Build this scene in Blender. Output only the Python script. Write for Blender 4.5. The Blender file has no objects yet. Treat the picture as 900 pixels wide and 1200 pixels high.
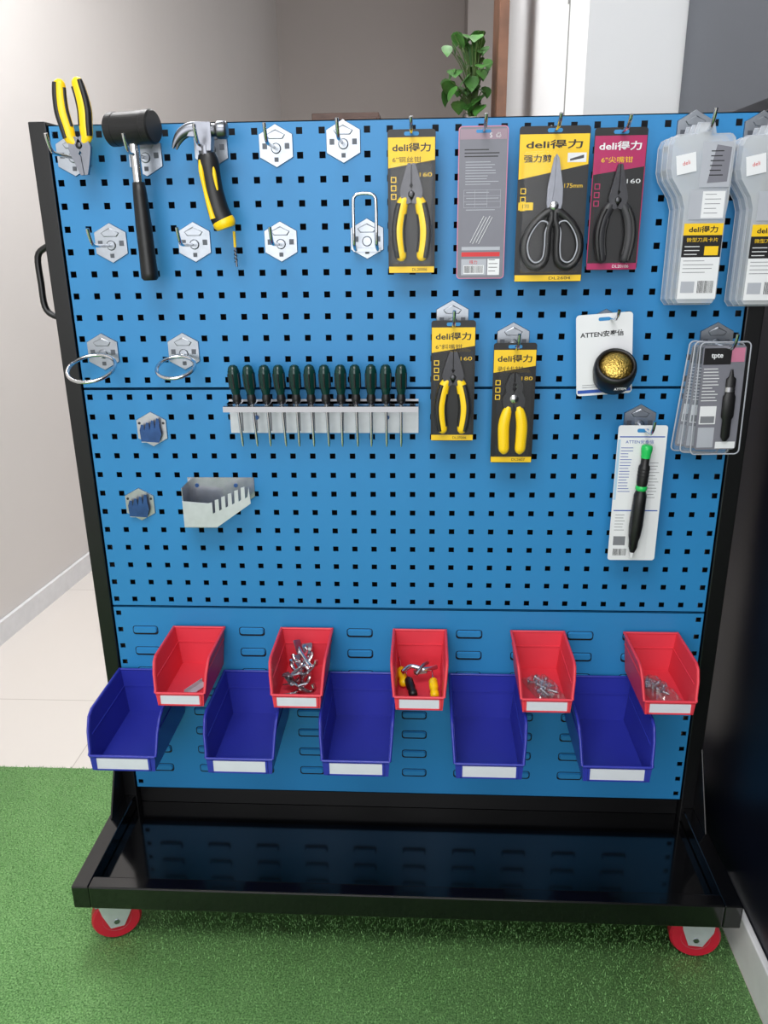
import bpy, math, random
import numpy as np
from mathutils import Matrix, Vector
random.seed(7)
scene=bpy.context.scene
COL=scene.collection
try:
    scene.view_settings.view_transform='Standard'
except Exception: pass

# ---------------------------------------------------------------- materials
def lin(c):
    c=c/255.0
    return c/12.92 if c<=.04045 else ((c+.055)/1.055)**2.4
def mat(name,rgb,rough=.5,metal=0,var=.04,scale=30,coat=0,bump=0,alpha=1,emit=0,spec=None):
    m=bpy.data.materials.new(name);m.use_nodes=True
    nt=m.node_tree;b=nt.nodes['Principled BSDF']
    c=[lin(v) for v in rgb]
    tc=nt.nodes.new('ShaderNodeTexCoord');n=nt.nodes.new('ShaderNodeTexNoise')
    n.inputs['Scale'].default_value=scale;n.inputs['Detail'].default_value=3
    nt.links.new(tc.outputs['Object'],n.inputs['Vector'])
    r=nt.nodes.new('ShaderNodeValToRGB')
    r.color_ramp.elements[0].position=.3;r.color_ramp.elements[1].position=.7
    r.color_ramp.elements[0].color=[max(0,v*(1-var)) for v in c]+[1]
    r.color_ramp.elements[1].color=[min(1,v*(1+var)) for v in c]+[1]
    nt.links.new(n.outputs['Fac'],r.inputs['Fac']);nt.links.new(r.outputs['Color'],b.inputs['Base Color'])
    b.inputs['Roughness'].default_value=rough;b.inputs['Metallic'].default_value=metal
    b.inputs['Coat Weight'].default_value=coat
    if spec is not None:b.inputs['Specular IOR Level'].default_value=spec
    if bump:
        bp=nt.nodes.new('ShaderNodeBump');bp.inputs['Strength'].default_value=bump;bp.inputs['Distance'].default_value=.002
        nt.links.new(n.outputs['Fac'],bp.inputs['Height']);nt.links.new(bp.outputs['Normal'],b.inputs['Normal'])
    return m
def clear(name,tint=(255,255,255),fac=.10,rough=.08,edge=.5,milk=0):
    m=bpy.data.materials.new(name);m.use_nodes=True;nt=m.node_tree;nt.nodes.clear()
    o=nt.nodes.new('ShaderNodeOutputMaterial');mx=nt.nodes.new('ShaderNodeMixShader')
    t=nt.nodes.new('ShaderNodeBsdfTransparent');g=nt.nodes.new('ShaderNodeBsdfGlossy')
    t.inputs['Color'].default_value=[lin(v) for v in tint]+[1]
    g.inputs['Roughness'].default_value=rough
    df=nt.nodes.new('ShaderNodeBsdfDiffuse');df.inputs['Color'].default_value=(.80,.82,.84,1)
    mk=nt.nodes.new('ShaderNodeMixShader');mk.inputs[0].default_value=milk
    nt.links.new(t.outputs[0],mk.inputs[1]);nt.links.new(df.outputs[0],mk.inputs[2])
    lw=nt.nodes.new('ShaderNodeLayerWeight');lw.inputs['Blend'].default_value=.25
    ma=nt.nodes.new('ShaderNodeMath');ma.operation='MULTIPLY_ADD';ma.inputs[1].default_value=edge;ma.inputs[2].default_value=fac
    ma.use_clamp=True
    nt.links.new(lw.outputs['Facing'],ma.inputs[0]);nt.links.new(ma.outputs[0],mx.inputs[0])
    nt.links.new(mk.outputs[0],mx.inputs[1]);nt.links.new(g.outputs[0],mx.inputs[2]);nt.links.new(mx.outputs[0],o.inputs[0])
    return m
M_BLUE=mat('blue_powder_coat',(40,129,188),.45,0,.02,8)
M_BLACKP=mat('black_gloss_paint',(8,8,10),.11,0,.1,5,spec=.7,coat=.2)
M_BLACKS=mat('black_satin_paint',(12,12,14),.32,0,.1,5)
M_SHADE=mat('painted_shade',(6,10,18),.8)  # near-black colour standing in for shade in holes and around louvers
M_ZINC=mat('zinc_steel',(160,165,172),.36,1,.08,60)
M_STEEL=mat('brushed_steel',(190,192,196),.34,1,.08,80)
M_SHEET=mat('stainless_sheet',(205,208,214),.30,.45,.05,60)
M_BRSH=mat('reflective_stainless',(176,180,188),.26,.85,.10,40)
M_HEAD=mat('forged_steel',(122,124,131),.3,1,.08,60)
M_CHROME=mat('chrome',(222,222,225),.14,1,.02)
M_DSTEEL=mat('dark_steel',(75,75,78),.32,1,.1,50)
M_SLOT=mat('plate_slot_grey',(88,92,100),.5,.3,.1,50)
M_COMB=mat('blue_reflection_steel',(52,86,140),.3,.5,.2,60)  # blue reflection on the comb teeth is put into the steel colour
M_BLK=mat('black_rubber',(16,16,18),.42,0,.1,50)
M_BLKM=mat('black_matte',(20,20,22),.7,0,.1,50)
M_DGREY=mat('dark_grey_rubber',(40,40,44),.45,0,.1,50)
M_YEL=mat('yellow_plastic',(252,208,8),.35,0,.02)
M_YCARD=mat('yellow_print',(240,196,24),.4,0,.01)
M_KCARD=mat('black_print',(12,11,14),.4,0,.03)
M_GCARD=mat('grey_print',(118,118,128),.45,0,.03)
M_LGCARD=mat('light_grey_print',(172,175,184),.45,0,.03)
M_PINK=mat('magenta_print',(168,26,88),.4,0,.02)
M_PINKL=mat('pink_edge_plastic',(196,120,148),.35)
M_MAUVE=mat('mauve_print',(150,128,142),.45)
M_PBLUE=mat('pale_blue_print',(170,200,225),.5)
M_WHITE=mat('white_print',(226,227,230),.45,0,.01)
M_TXTG=mat('grey_ink',(120,122,128),.5)
M_RED=mat('red_print',(205,40,45),.45)
M_BLUEINK=mat('blue_ink',(40,80,170),.5)
M_DGREEN=mat('dark_green_plastic',(6,48,44),.25,0,.05)
M_GREEN=mat('green_plastic',(30,190,90),.3)
M_RBIN=mat('red_polypropylene',(222,60,76),.42,0,.03,12)
M_BBIN=mat('blue_polypropylene',(44,52,160),.30,0,.04,12)
M_LABEL=mat('label_paper',(212,214,224),.6,0,.03)
M_RWHEEL=mat('red_polyurethane',(188,30,52),.38)
M_HUB=mat('grey_hub_plastic',(140,138,142),.4)
M_BRASS=mat('brass_wool',(215,180,95),.35,1,.5,300,bump=1)
M_WOOD=mat('brown_wood',(108,72,52),.5,0,.25,14)
M_WOODD=mat('dark_brown_wood',(84,62,54),.5,0,.2,14)
M_LEAF=mat('pothos_leaf',(62,110,48),.35,0,.45,25)
M_STEM=mat('plant_stem',(70,98,42),.5)
M_POT=mat('ceramic_pot',(225,222,215),.3)
M_SOIL=mat('soil',(50,36,26),.9,bump=.8,scale=150)
M_CLEAR=clear('clear_blister',fac=.012,edge=.10,rough=.06)
M_CLEAR2=clear('frosted_polystyrene',(248,250,253),.03,.25,edge=.15,milk=.38)
M_CLEAR3=clear('thin_polystyrene',(248,250,253),.03,.12,edge=.25,milk=.12)
M_FILM=clear('plastic_film',(245,246,250),.14,.2,edge=.6,milk=.10)
M_WALL=mat('painted_wall',(214,209,206),.7,0,.01,3)
M_WALLB=mat('warm_grey_wall',(180,172,168),.75,0,.01,3)
M_WWALL=mat('white_painted_wall',(236,237,239),.6,0,.01,3)
M_GREYW=mat('dark_grey_wall',(84,88,96),.6,0,.02,3)
M_NAVY=mat('navy_black_panel',(7,9,22),.38,0,.08,2,spec=.25)
M_BASEB=mat('white_baseboard',(222,222,224),.4)
M_CEIL=mat('ceiling_paint',(225,225,225),.8)
M_ALU=mat('door_trim_silver',(150,150,150),.4,.3)

def tile_mat():
    m=bpy.data.materials.new('floor_tiles');m.use_nodes=True;nt=m.node_tree;b=nt.nodes['Principled BSDF']
    tc=nt.nodes.new('ShaderNodeTexCoord');br=nt.nodes.new('ShaderNodeTexBrick');mp=nt.nodes.new('ShaderNodeMapping')
    mp.inputs['Location'].default_value=(.10,-.62,0)
    nt.links.new(tc.outputs['Object'],mp.inputs['Vector']);nt.links.new(mp.outputs['Vector'],br.inputs['Vector'])
    br.offset=0;br.inputs['Scale'].default_value=1;br.inputs['Brick Width'].default_value=.8;br.inputs['Row Height'].default_value=.8
    br.inputs['Mortar Size'].default_value=.0016
    br.inputs['Color1'].default_value=[lin(v) for v in(218,211,205)]+[1]
    br.inputs['Color2'].default_value=[lin(v) for v in(215,208,202)]+[1]
    br.inputs['Mortar'].default_value=[lin(v) for v in(186,178,171)]+[1]
    nt.links.new(br.outputs['Color'],b.inputs['Base Color']);b.inputs['Roughness'].default_value=.16
    return m
M_TILE=tile_mat()
def turf_mat():
    m=bpy.data.materials.new('artificial_grass');m.use_nodes=True;nt=m.node_tree;b=nt.nodes['Principled BSDF']
    tc=nt.nodes.new('ShaderNodeTexCoord')
    n=nt.nodes.new('ShaderNodeTexNoise');n.inputs['Scale'].default_value=300;n.inputs['Detail'].default_value=2
    n2=nt.nodes.new('ShaderNodeTexNoise');n2.inputs['Scale'].default_value=9
    nt.links.new(tc.outputs['Object'],n.inputs['Vector']);nt.links.new(tc.outputs['Object'],n2.inputs['Vector'])
    r=nt.nodes.new('ShaderNodeValToRGB');e=r.color_ramp.elements
    e[0].position=.32;e[0].color=[lin(v) for v in(70,124,58)]+[1];e[1].position=.70;e[1].color=[lin(v) for v in(160,210,138)]+[1]
    mm=nt.nodes.new('ShaderNodeMath');mm.operation='MULTIPLY_ADD';mm.inputs[1].default_value=.10
    nt.links.new(n2.outputs['Fac'],mm.inputs[0]);
    sub=nt.nodes.new('ShaderNodeMath');sub.operation='SUBTRACT';sub.inputs[1].default_value=.05
    nt.links.new(n.outputs['Fac'],sub.inputs[0]);nt.links.new(sub.outputs[0],mm.inputs[2])
    nt.links.new(mm.outputs[0],r.inputs['Fac']);nt.links.new(r.outputs['Color'],b.inputs['Base Color'])
    b.inputs['Roughness'].default_value=.6
    return m
M_TURF=turf_mat()

# ---------------------------------------------------------------- mesh builder
def rr(x0,z0,x1,z1,r,n=5):
    P=[]
    for cx,cz,a0 in((x1-r,z1-r,0),(x0+r,z1-r,90),(x0+r,z0+r,180),(x1-r,z0+r,270)):
        for i in range(n+1):
            a=math.radians(a0+90*i/n);P.append((cx+r*math.cos(a),cz+r*math.sin(a)))
    return P
def circ(cx,cz,r,n=24,rz=None):
    return [(cx+r*math.cos(2*math.pi*i/n),cz+(rz or r)*math.sin(2*math.pi*i/n)) for i in range(n)]
def cr(pts,n=5,closed=False):
    P=[np.array(p,float) for p in pts];out=[];N=len(P)
    rng=range(N if closed else N-1)
    for i in rng:
        if closed:p0,p1,p2,p3=P[i-1],P[i],P[(i+1)%N],P[(i+2)%N]
        else:p0,p1,p2,p3=P[max(i-1,0)],P[i],P[i+1],P[min(i+2,N-1)]
        for k in range(n):
            t=k/n
            out.append(.5*((2*p1)+(-p0+p2)*t+(2*p0-5*p1+4*p2-p3)*t*t+(-p0+3*p1-3*p2+p3)*t**3))
    if not closed:out.append(P[-1])
    return [tuple(o) for o in out]
_tc={}
def text_mesh(s,bold=0):
    if (s,bold) in _tc:return _tc[(s,bold)]
    cu=bpy.data.curves.new('t','FONT');cu.body=s;cu.size=1;cu.align_x='CENTER';cu.align_y='CENTER';cu.resolution_u=3
    cu.offset=.02*bold
    o=bpy.data.objects.new('t',cu);COL.objects.link(o)
    dg=bpy.context.evaluated_depsgraph_get();me=bpy.data.meshes.new_from_object(o.evaluated_get(dg))
    V=[tuple(v.co) for v in me.vertices];F=[tuple(p.vertices) for p in me.polygons]
    bpy.data.objects.remove(o);bpy.data.meshes.remove(me);bpy.data.curves.remove(cu)
    if V:
        xs=[v[0] for v in V];ys=[v[1] for v in V]
        cx=(min(xs)+max(xs))/2;cy=(min(ys)+max(ys))/2
        V=[(v[0]-cx,v[1]-cy) for v in V];w=max(xs)-min(xs);h=max(ys)-min(ys)
    else:w=h=1
    _tc[(s,bold)]=(V,F,w,h);return _tc[(s,bold)]
class B:
    def __init__(s):s.v=[];s.f=[];s.m=[];s.s=[];s.mats=[]
    def mi(s,m):
        if m not in s.mats:s.mats.append(m)
        return s.mats.index(m)
    def add(s,V,F,m,sm=False,X=None):
        o=len(s.v)
        if X is not None:V=[tuple(X@Vector(v)) for v in V]
        s.v+= [tuple(v) for v in V];k=s.mi(m)
        for f in F:s.f.append(tuple(i+o for i in f));s.m.append(k);s.s.append(sm)
        return s
    def box(s,x0,x1,y0,y1,z0,z1,m,X=None):
        V=[(x,y,z) for x in(x0,x1) for y in(y0,y1) for z in(z0,z1)]
        F=[(0,1,3,2),(4,6,7,5),(0,4,5,1),(2,3,7,6),(0,2,6,4),(1,5,7,3)]
        return s.add(V,F,m,False,X)
    def prism(s,poly,y0,y1,m,X=None,sm=False,inset=0,back=True):
        n=len(poly)
        a=sum(poly[i][0]*poly[(i+1)%n][1]-poly[(i+1)%n][0]*poly[i][1] for i in range(n))
        if a<0:poly=poly[::-1]
        fp=poly
        if inset:
            cx=sum(p[0] for p in poly)/n;cz=sum(p[1] for p in poly)/n
            w=max(p[0] for p in poly)-min(p[0] for p in poly);h=max(p[1] for p in poly)-min(p[1] for p in poly)
            fp=[(cx+(p[0]-cx)*(1-2*inset/w),cz+(p[1]-cz)*(1-2*inset/h)) for p in poly]
        V=[(p[0],y0,p[1]) for p in poly]+[(p[0],y1,p[1]) for p in fp]
        s.add(V,([tuple(range(n))[::-1]] if back else [])+[tuple(range(n,2*n))],m,False,X)
        return s.add(V,[(i,(i+1)%n,n+(i+1)%n,n+i) for i in range(n)],m,sm,X)
    def prismx(s,poly,x0,x1,m,X=None):
        n=len(poly);V=[(x0,p[0],p[1]) for p in poly]+[(x1,p[0],p[1]) for p in poly]
        return s.add(V,[tuple(range(n)),tuple(range(n,2*n))[::-1]]+[(i,n+i,n+(i+1)%n,(i+1)%n) for i in range(n)],m,False,X)
    def rect(s,x0,z0,x1,z1,y,m,X=None):
        return s.add([(x0,y,z0),(x1,y,z0),(x1,y,z1),(x0,y,z1)],[(0,1,2,3)],m,False,X)
    def poly(s,P,y,m,X=None):
        return s.add([(p[0],y,p[1]) for p in P],[tuple(range(len(P)))],m,False,X)
    def tube(s,pts,r,m,n=10,closed=False,ky=1,X=None,sm=True):
        P=[Vector(p[:3]) for p in pts];N=len(P)
        R=[r]*N if not isinstance(r,(list,tuple)) else list(r)
        if len(pts[0])==4:R=[p[3] for p in pts]
        T=[]
        for i in range(N):
            if closed:t=P[(i+1)%N]-P[i-1]
            else:t=P[min(i+1,N-1)]-P[max(i-1,0)]
            T.append(t.normalized())
        b=Vector((0,1,0))
        if abs(T[0].dot(b))>.9:b=Vector((1,0,0))
        V=[];F=[]
        for i in range(N):
            b=(b-T[i]*b.dot(T[i])).normalized();nn=T[i].cross(b)
            for k in range(n):
                a=2*math.pi*k/n;V.append(P[i]+nn*(R[i]*math.cos(a))+b*(R[i]*ky*math.sin(a)))
        for i in range(N if closed else N-1):
            j=(i+1)%N
            for k in range(n):
                F.append((i*n+k,i*n+(k+1)%n,j*n+(k+1)%n,j*n+k))
        s.add(V,F,m,sm,X)
        if not closed:s.add(V,[tuple(range(n))[::-1],tuple(range((N-1)*n,N*n))],m,False,X)
        return s
    def lathe(s,prof,m,n=24,X=None,sm=True,cap=True):
        V=[];F=[]
        for r,z in prof:
            for k in range(n):
                a=2*math.pi*k/n;V.append((r*math.cos(a),r*math.sin(a),z))
        for i in range(len(prof)-1):
            for k in range(n):F.append((i*n+k,i*n+(k+1)%n,(i+1)*n+(k+1)%n,(i+1)*n+k))
        s.add(V,F,m,sm,X)
        if cap:s.add(V,[tuple(range(n))[::-1],tuple(range((len(prof)-1)*n,len(prof)*n))],m,False,X)
        return s
    def text(s,t,x,z,h,y,m,w=None,bold=0,X=None,rot=0):
        V,F,tw,th=text_mesh(t,bold)
        if not V:return s
        k=h/th;kx=k if w is None else w/tw
        c,sn=math.cos(rot),math.sin(rot)
        VV=[(x+v[0]*kx*c-v[1]*k*sn,y,z+v[0]*kx*sn+v[1]*k*c) for v in V]
        return s.add(VV,F,m,False,X)
    def mesh(s,name):
        me=bpy.data.meshes.new(name);me.from_pydata(s.v,[],s.f)
        for m in s.mats:me.materials.append(m)
        me.polygons.foreach_set('material_index',s.m);me.polygons.foreach_set('use_smooth',s.s)
        me.update();return me
    def obj(s,name,parent=None,loc=(0,0,0),rot=(0,0,0),bev=0,label=None):
        o=bpy.data.objects.new(name,s.mesh(name));COL.objects.link(o)
        o.location=loc;o.rotation_euler=rot
        if parent:o.parent=parent
        if bev:
            d=o.modifiers.new('bevel','BEVEL');d.width=bev;d.segments=2;d.limit_method='ANGLE';d.angle_limit=math.radians(40)
        if label:o['label']=label
        return o
def thing(name,label,cat,loc=(0,0,0),rot=(0,0,0),group=None):
    e=bpy.data.objects.new(name,None);COL.objects.link(e);e.empty_display_size=.02
    e.location=loc;e.rotation_euler=rot;e['label']=label;e['category']=cat
    if group:e['group']=group
    return e
def part(name,parent,loc=(0,0,0),rot=(0,0,0)):
    e=bpy.data.objects.new(name,None);COL.objects.link(e);e.empty_display_size=.01
    e.parent=parent;e.location=loc;e.rotation_euler=rot;return e
def dup(src,loc,rot=(0,0,0),label=None,scale=None,group=None):
    def rec(o,par):
        c=o.copy();COL.objects.link(c)
        if par:c.parent=par
        for ch in list(o.children):rec(ch,c)
        return c
    c=rec(src,None);c.location=loc;c.rotation_euler=rot
    if scale:c.scale=(scale,)*3
    if label:c['label']=label
    if group:c['group']=group
    return c
def struct(o):o['kind']='structure';return o

# ---------------------------------------------------------------- camera
cx,cy,cz,yaw,pitch,roll,foc=0.0433,-1.4729,1.3363,.0541,.3354,.0123,942.25
fw=np.array([-math.sin(yaw)*math.cos(pitch),math.cos(yaw)*math.cos(pitch),-math.sin(pitch)])
r_=np.cross(fw,[0,0,1]);r_/=np.linalg.norm(r_);d_=np.cross(fw,r_)
c_,s_=math.cos(roll),math.sin(roll)
rr_=c_*r_+s_*d_;dd_=-s_*r_+c_*d_
cd=bpy.data.cameras.new('camera');cam=bpy.data.objects.new('camera',cd);COL.objects.link(cam)
cam.matrix_world=Matrix(((rr_[0],-dd_[0],-fw[0],cx),(rr_[1],-dd_[1],-fw[1],cy),(rr_[2],-dd_[2],-fw[2],cz),(0,0,0,1)))
cd.sensor_width=36;cd.lens=foc/1200*36;cd.clip_start=.02
scene.camera=cam

# ---------------------------------------------------------------- room
FL=-.013
struct(B().box(-2.6,1.4,-3.2,6.2,FL-.02,FL,M_TILE).obj('floor'))
def wallseg(name,x0,y0,x1,y1,z0,z1,th,m,side=1):
    d=Vector((x1-x0,y1-y0,0)).normalized();n=Vector((-d.y,d.x,0))*th*side
    P=[(x0,y0),(x1,y1),(x1+n.x,y1+n.y),(x0+n.x,y0+n.y)]
    V=[(p[0],p[1],z0) for p in P]+[(p[0],p[1],z1) for p in P]
    F=[(3,2,1,0),(4,5,6,7)]+[(i,(i+1)%4,4+(i+1)%4,4+i) for i in range(4)]
    return struct(B().add(V,F,m).obj(name))
LX0,LY0,LX1,LY1=-1.83,-3.2,-1.06,5.2
wallseg('wall_left',LX0,LY0,LX1,LY1,FL,3,.12,M_WALL)
wallseg('baseboard_left',LX0+.001,LY0,LX1+.001,LY1-.01,FL,.065,.014,M_BASEB,-1)
wallseg('wall_back',-1.3,5.2,1.4,5.2,FL,3,.12,M_WALLB)
struct(B().box(.31,1.0,4.7,5.19,FL,2.99,M_WALLB).obj('trim_1'))
w=B();w.box(.436,1.3,.80,3.2,FL,2.99,M_WWALL)
w.box(.4345,.4365,1.10,1.115,FL,2.99,M_ALU);w.box(.433,.4365,1.112,1.135,1.93,1.99,M_ALU)
struct(w.obj('wall_pillar'))
w=B();w.box(.668,.79,-3.2,.78,FL,1.56,M_NAVY);w.box(.668,.79,-3.2,.78,1.56,2.99,M_GREYW)
struct(w.obj('wall_right'))
struct(B().box(.654,.667,-3.2,-.12,FL,.085,M_BASEB).obj('baseboard_right',bev=.003))
struct(B().box(-2.6,1.4,-3.2,6.2,3.0,3.05,M_CEIL).obj('ceiling'))

# turf
N=200000
rng=np.random.default_rng(3)
bx=rng.uniform(-1.48,.650,N);by=rng.uniform(-.62,.292,N)
a=rng.uniform(0,2*np.pi,N);wd=rng.uniform(.0006,.0012,N);h=rng.uniform(.004,.0085,N);la=rng.uniform(0,2*np.pi,N);le=rng.uniform(0,.006,N)
V=np.zeros((N,3,3));V[:,0,0]=bx-np.cos(a)*wd;V[:,0,1]=by-np.sin(a)*wd;V[:,1,0]=bx+np.cos(a)*wd;V[:,1,1]=by+np.sin(a)*wd
V[:,2,0]=bx+np.cos(la)*le;V[:,2,1]=by+np.sin(la)*le;V[:,2,2]=h;V[:,:2,2]=.001
V[:,:,2]+=FL
V=V.reshape(-1,3)
slab=np.array([(x,y,z+FL) for x in(-1.49,.652) for y in(-2.6,.289) for z in(.0005,.003)])
VV=np.concatenate([V,slab])
nv=len(VV);me=bpy.data.meshes.new('artificial_turf');me.vertices.add(nv);me.vertices.foreach_set('co',VV.ravel())
o8=3*N;quads=[(0,1,3,2),(4,6,7,5),(0,4,5,1),(2,3,7,6),(0,2,6,4),(1,5,7,3)]
li=np.concatenate([np.arange(3*N),np.array([q+o8 for f in quads for q in f])]).astype(np.int32)
me.loops.add(len(li));me.loops.foreach_set('vertex_index',li)
me.polygons.add(N+6);ls=np.concatenate([np.arange(N)*3,3*N+np.arange(6)*4]).astype(np.int32);me.polygons.foreach_set('loop_start',ls)
me.materials.append(M_TURF);me.update(calc_edges=True);me.validate()
turf=bpy.data.objects.new('artificial_turf',me);COL.objects.link(turf)
turf['kind']='stuff';turf['label']='short bright green artificial grass carpet on the tile floor';turf['category']='artificial grass'
GZ=FL+.0035

# ---------------------------------------------------------------- rack
rack=thing('tool_rack','mobile blue perforated tool rack with glossy black frame on red casters','tool rack')
def perforated(z0,z1,cols,rows,hs=.0106):
    xs=sorted(set([-.6,.6]+[round(c+s*hs/2,6) for c in cols for s in(-1,1)]))
    zs=sorted(set([z0,z1]+[round(c+s*hs/2,6) for c in rows for s in(-1,1)]))
    b=B();t=.0016
    V=[(x,0,z) for x in xs for z in zs];nz=len(zs);F=[]
    hx={round(c-hs/2,6) for c in cols};hz={round(c-hs/2,6) for c in rows}
    off=len(V);V+=[(x,t,z) for x in xs for z in zs]
    for i in range(len(xs)-1):
        for j in range(nz-1):
            q=(i*nz+j,(i+1)*nz+j,(i+1)*nz+j+1,i*nz+j+1)
            if xs[i] in hx and zs[j] in hz:
                for k in range(4):
                    a_,c_=q[k],q[(k+1)%4];F.append((a_,c_,c_+off,a_+off))
            else:F.append(q);F.append(tuple(v+off for v in q[::-1]))
    b.add(V,F,M_BLUE)
    b.box(-.6,.6,0,.014,z1-.0016,z1,M_BLUE);b.box(-.6,.6,0,.014,z0,z0+.0016,M_BLUE)
    b.box(-.6,-.5984,0,.014,z0,z1,M_BLUE);b.box(.5984,.6,0,.014,z0,z1,M_BLUE)
    return b
COLS=[-.589+.038*k for k in range(32)]
for k in range(2):
    zt=1.514-.45*k
    perforated(zt-.45+.0008,zt-.0008,COLS,[zt-.016-.038*i for i in range(12)]).obj('perforated_panel',rack)
zt=.614
b=perforated(zt-.45,zt-.0008,[COLS[0],COLS[-1]],[zt-.016-.038*i for i in range(12)])
LC=[-.5365+.1118*k for k in range(10)];LR=[.559-.0485*i for i in range(8)]
for lx in LC:
    for lz in LR:
        w=.0268;h=.0102
        b.poly(rr(lx-w,lz-h,lx+w,lz+h,.006,3),-.0002,M_SHADE)  # dark outline paints the shade around and under each louver
        b.prism(rr(lx-w+.0016,lz-h+.0046,lx+w-.0016,lz+h-.0014,.005,3),-.0003,-.0048,M_BLUE,inset=.0016)
b.obj('louvered_panel',rack)
B().box(-.598,.598,.052,.056,.165,1.512,M_SHADE).obj('hole_shade_sheet',rack)  # dark sheet added behind the perforations so the holes look black
for sx in(-1,1):
    b=B();x0,x1=sorted((sx*.6015,sx*.632))
    b.box(x0,x1,-.004,.062,.094,1.519,M_BLACKS)
    xo0,xo1=sorted((sx*.6325,sx*.628))
    b.prismx([(-.004,.30),(-.004,.145),(-.085,.145)],xo0,xo1,M_BLACKS)
    b.obj('upright_post',rack,bev=.002)
b=B();BZ0,BZ1=.094,.146
for sx in(-1,1):
    x0,x1=sorted((sx*.604,sx*.638));b.box(x0,x1,-.275,.275,BZ0,BZ1,M_BLACKP)
b.box(-.604,.604,-.275,-.246,BZ0,BZ1,M_BLACKP);b.box(-.604,.604,.25,.275,BZ0,BZ1,M_BLACKP)
b.box(-.604,.604,-.246,.25,.108,.113,M_BLACKP)
b.obj('base_tray',rack,bev=.003)
B().box(-.6,.6,.016,.05,.114,.166,M_BLACKS).obj('cross_beam',rack)
B().tube(cr([(-.628,.03,1.322),(-.648,.03,1.316),(-.664,.03,1.300),(-.665,.03,1.255),(-.664,.03,1.212),(-.650,.03,1.196),(-.628,.03,1.192)],4),.006,M_BLACKS,10).obj('handle',rack)
def caster(x,y,rz):
    c=part('caster',rack,(x,y,GZ),(0,0,rz))
    b=B();b.box(-.036,.036,-.032,.032,.1005,.1035,M_ZINC)
    for s in(-1,1):
        b.prism([(-.032,.1005),(.032,.1005),(.030,.070),(.013,.034),(-.013,.034),(-.026,.070)],s*.0200+.0012,s*.0200-.0012,M_SHEET)
    b.obj('fork',c,bev=.0008)
    R=.048
    X=Matrix.Translation((0.0,0,R))@Matrix.Rotation(math.pi/2,4,'X')
    b=B()
    b.lathe([(.027,-.0152),(R-.004,-.0152),(R,-.010),(R,.010),(R-.004,.0152),(.027,.0152)],M_RWHEEL,44,X,sm=False)
    b.obj('wheel',c)
    b=B()
    for s in(-1,1):
        b.lathe([(.0275,s*.0154),(.025,s*.013),(.011,s*.013),(.010,s*.018),(.0001,s*.018)],M_HUB,30,X,sm=False,cap=False)
    b.obj('hub',c)
    B().lathe([(.006,-.0225),(.006,.0225)],M_ZINC,6,X).obj('axle_bolt',c)
caster(-.576,-.232,.38);caster(.572,-.232,-.10);caster(-.585,.235,.1);caster(.572,.235,.2)

# ---------------------------------------------------------------- hooks
HEX=[(0,.034),(-.029,.018),(-.029,-.018),(0,-.034),(.029,-.018),(.029,.018)]
def hexplate(b,dz=0):
    X=Matrix.Translation((0,0,dz))
    b.prism(HEX,-.0005,-.0028,M_ZINC,inset=.001,X=X)
    b.prism([(0,.026),(-.017,.017),(-.012,.010),(.012,.010),(.017,.017)],-.0025,-.0040,M_ZINC,inset=.002,X=X)
    for sx in(-1,1):
        b.box(sx*.019-.004,sx*.019+.004,-.0034,-.0026,-.005,.004,M_SLOT,X)
    b.box(-.0035,.0035,-.0034,-.0026,-.025,-.018,M_SLOT,X)
    b.prism(circ(0,-.004,.009,18),-.0025,-.0045,M_ZINC,inset=.002,X=X)
def mkhook(loc,label,grp,dz=0,tip=.024):
    h=thing('pegboard_hook',label,'hook',loc,group=grp)
    b=B();hexplate(b,dz);b.obj('mounting_plate',h)
    B().tube(cr([(0,-.003,-.004),(0,-.03,-.004),(0,-.076,-.003),(0,-.088,.002),(0,-.096,tip*.55),(0,-.100,tip)],4),.0029,M_CHROME,10).obj('prong',h)
    return h
HP=[(-.561,1.466),(-.436,1.464),(-.322,1.475),(-.211,1.475),(-.097,1.480),(-.513,1.323),(-.364,1.323),(-.211,1.322)]
hk=mkhook((HP[3][0],0,HP[3][1]),'empty zinc hook with hexagonal plate on the blue pegboard','pegboard hooks')
for i,(x,z) in enumerate(HP):
    if i==3:continue
    lab={0:'zinc hook carrying the yellow and black pliers',1:'zinc hook carrying the black rubber mallet',2:'zinc hook carrying the claw hammer'}.get(i)
    dup(hk,(x,0,z),label=lab)
lp=thing('loop_holder','zinc pegboard holder with tall rounded wire loop','tool holder',(-.060,0,1.325))
b=B();hexplate(b);b.obj('mounting_plate',lp)
L=[(-.019,-.012,-.018),(-.019,-.035,-.012),(-.019,-.045,0),(-.019,-.047,.055),(-.017,-.047,.066),(-.009,-.047,.071),(.009,-.047,.071),(.017,-.047,.066),(.019,-.047,.055),(.019,-.045,0),(.019,-.035,-.012),(.019,-.012,-.018)]
B().tube(cr(L,4),.003,M_CHROME,10).box(-.023,.023,-.014,-.002,-.021,-.015,M_ZINC).obj('wire_loop',lp)
rh=thing('ring_holder','zinc hexagonal plate with a large wire ring for a tool','tool holder',(-.552,0,1.133),group='wire ring holders')
b=B();hexplate(b);b.obj('mounting_plate',rh)
def ring(R):
    b=B();X=Matrix.Translation((-.004,-R-.012,-.022))@Matrix.Rotation(math.radians(26),4,'X')
    b.tube([(R*math.cos(2*math.pi*i/40),R*math.sin(2*math.pi*i/40),0) for i in range(40)],.0034,M_CHROME,10,closed=True,X=X)
    b.tube([(0,-.002,-.004),(0,-.008,-.008),(0,-.016,-.006)],.003,M_CHROME)
    return b
ring(.042).obj('wire_ring',rh)
rh2=thing('ring_holder','zinc hexagonal plate with a smaller wire ring','tool holder',(-.401,0,1.133),group='wire ring holders')
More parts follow.
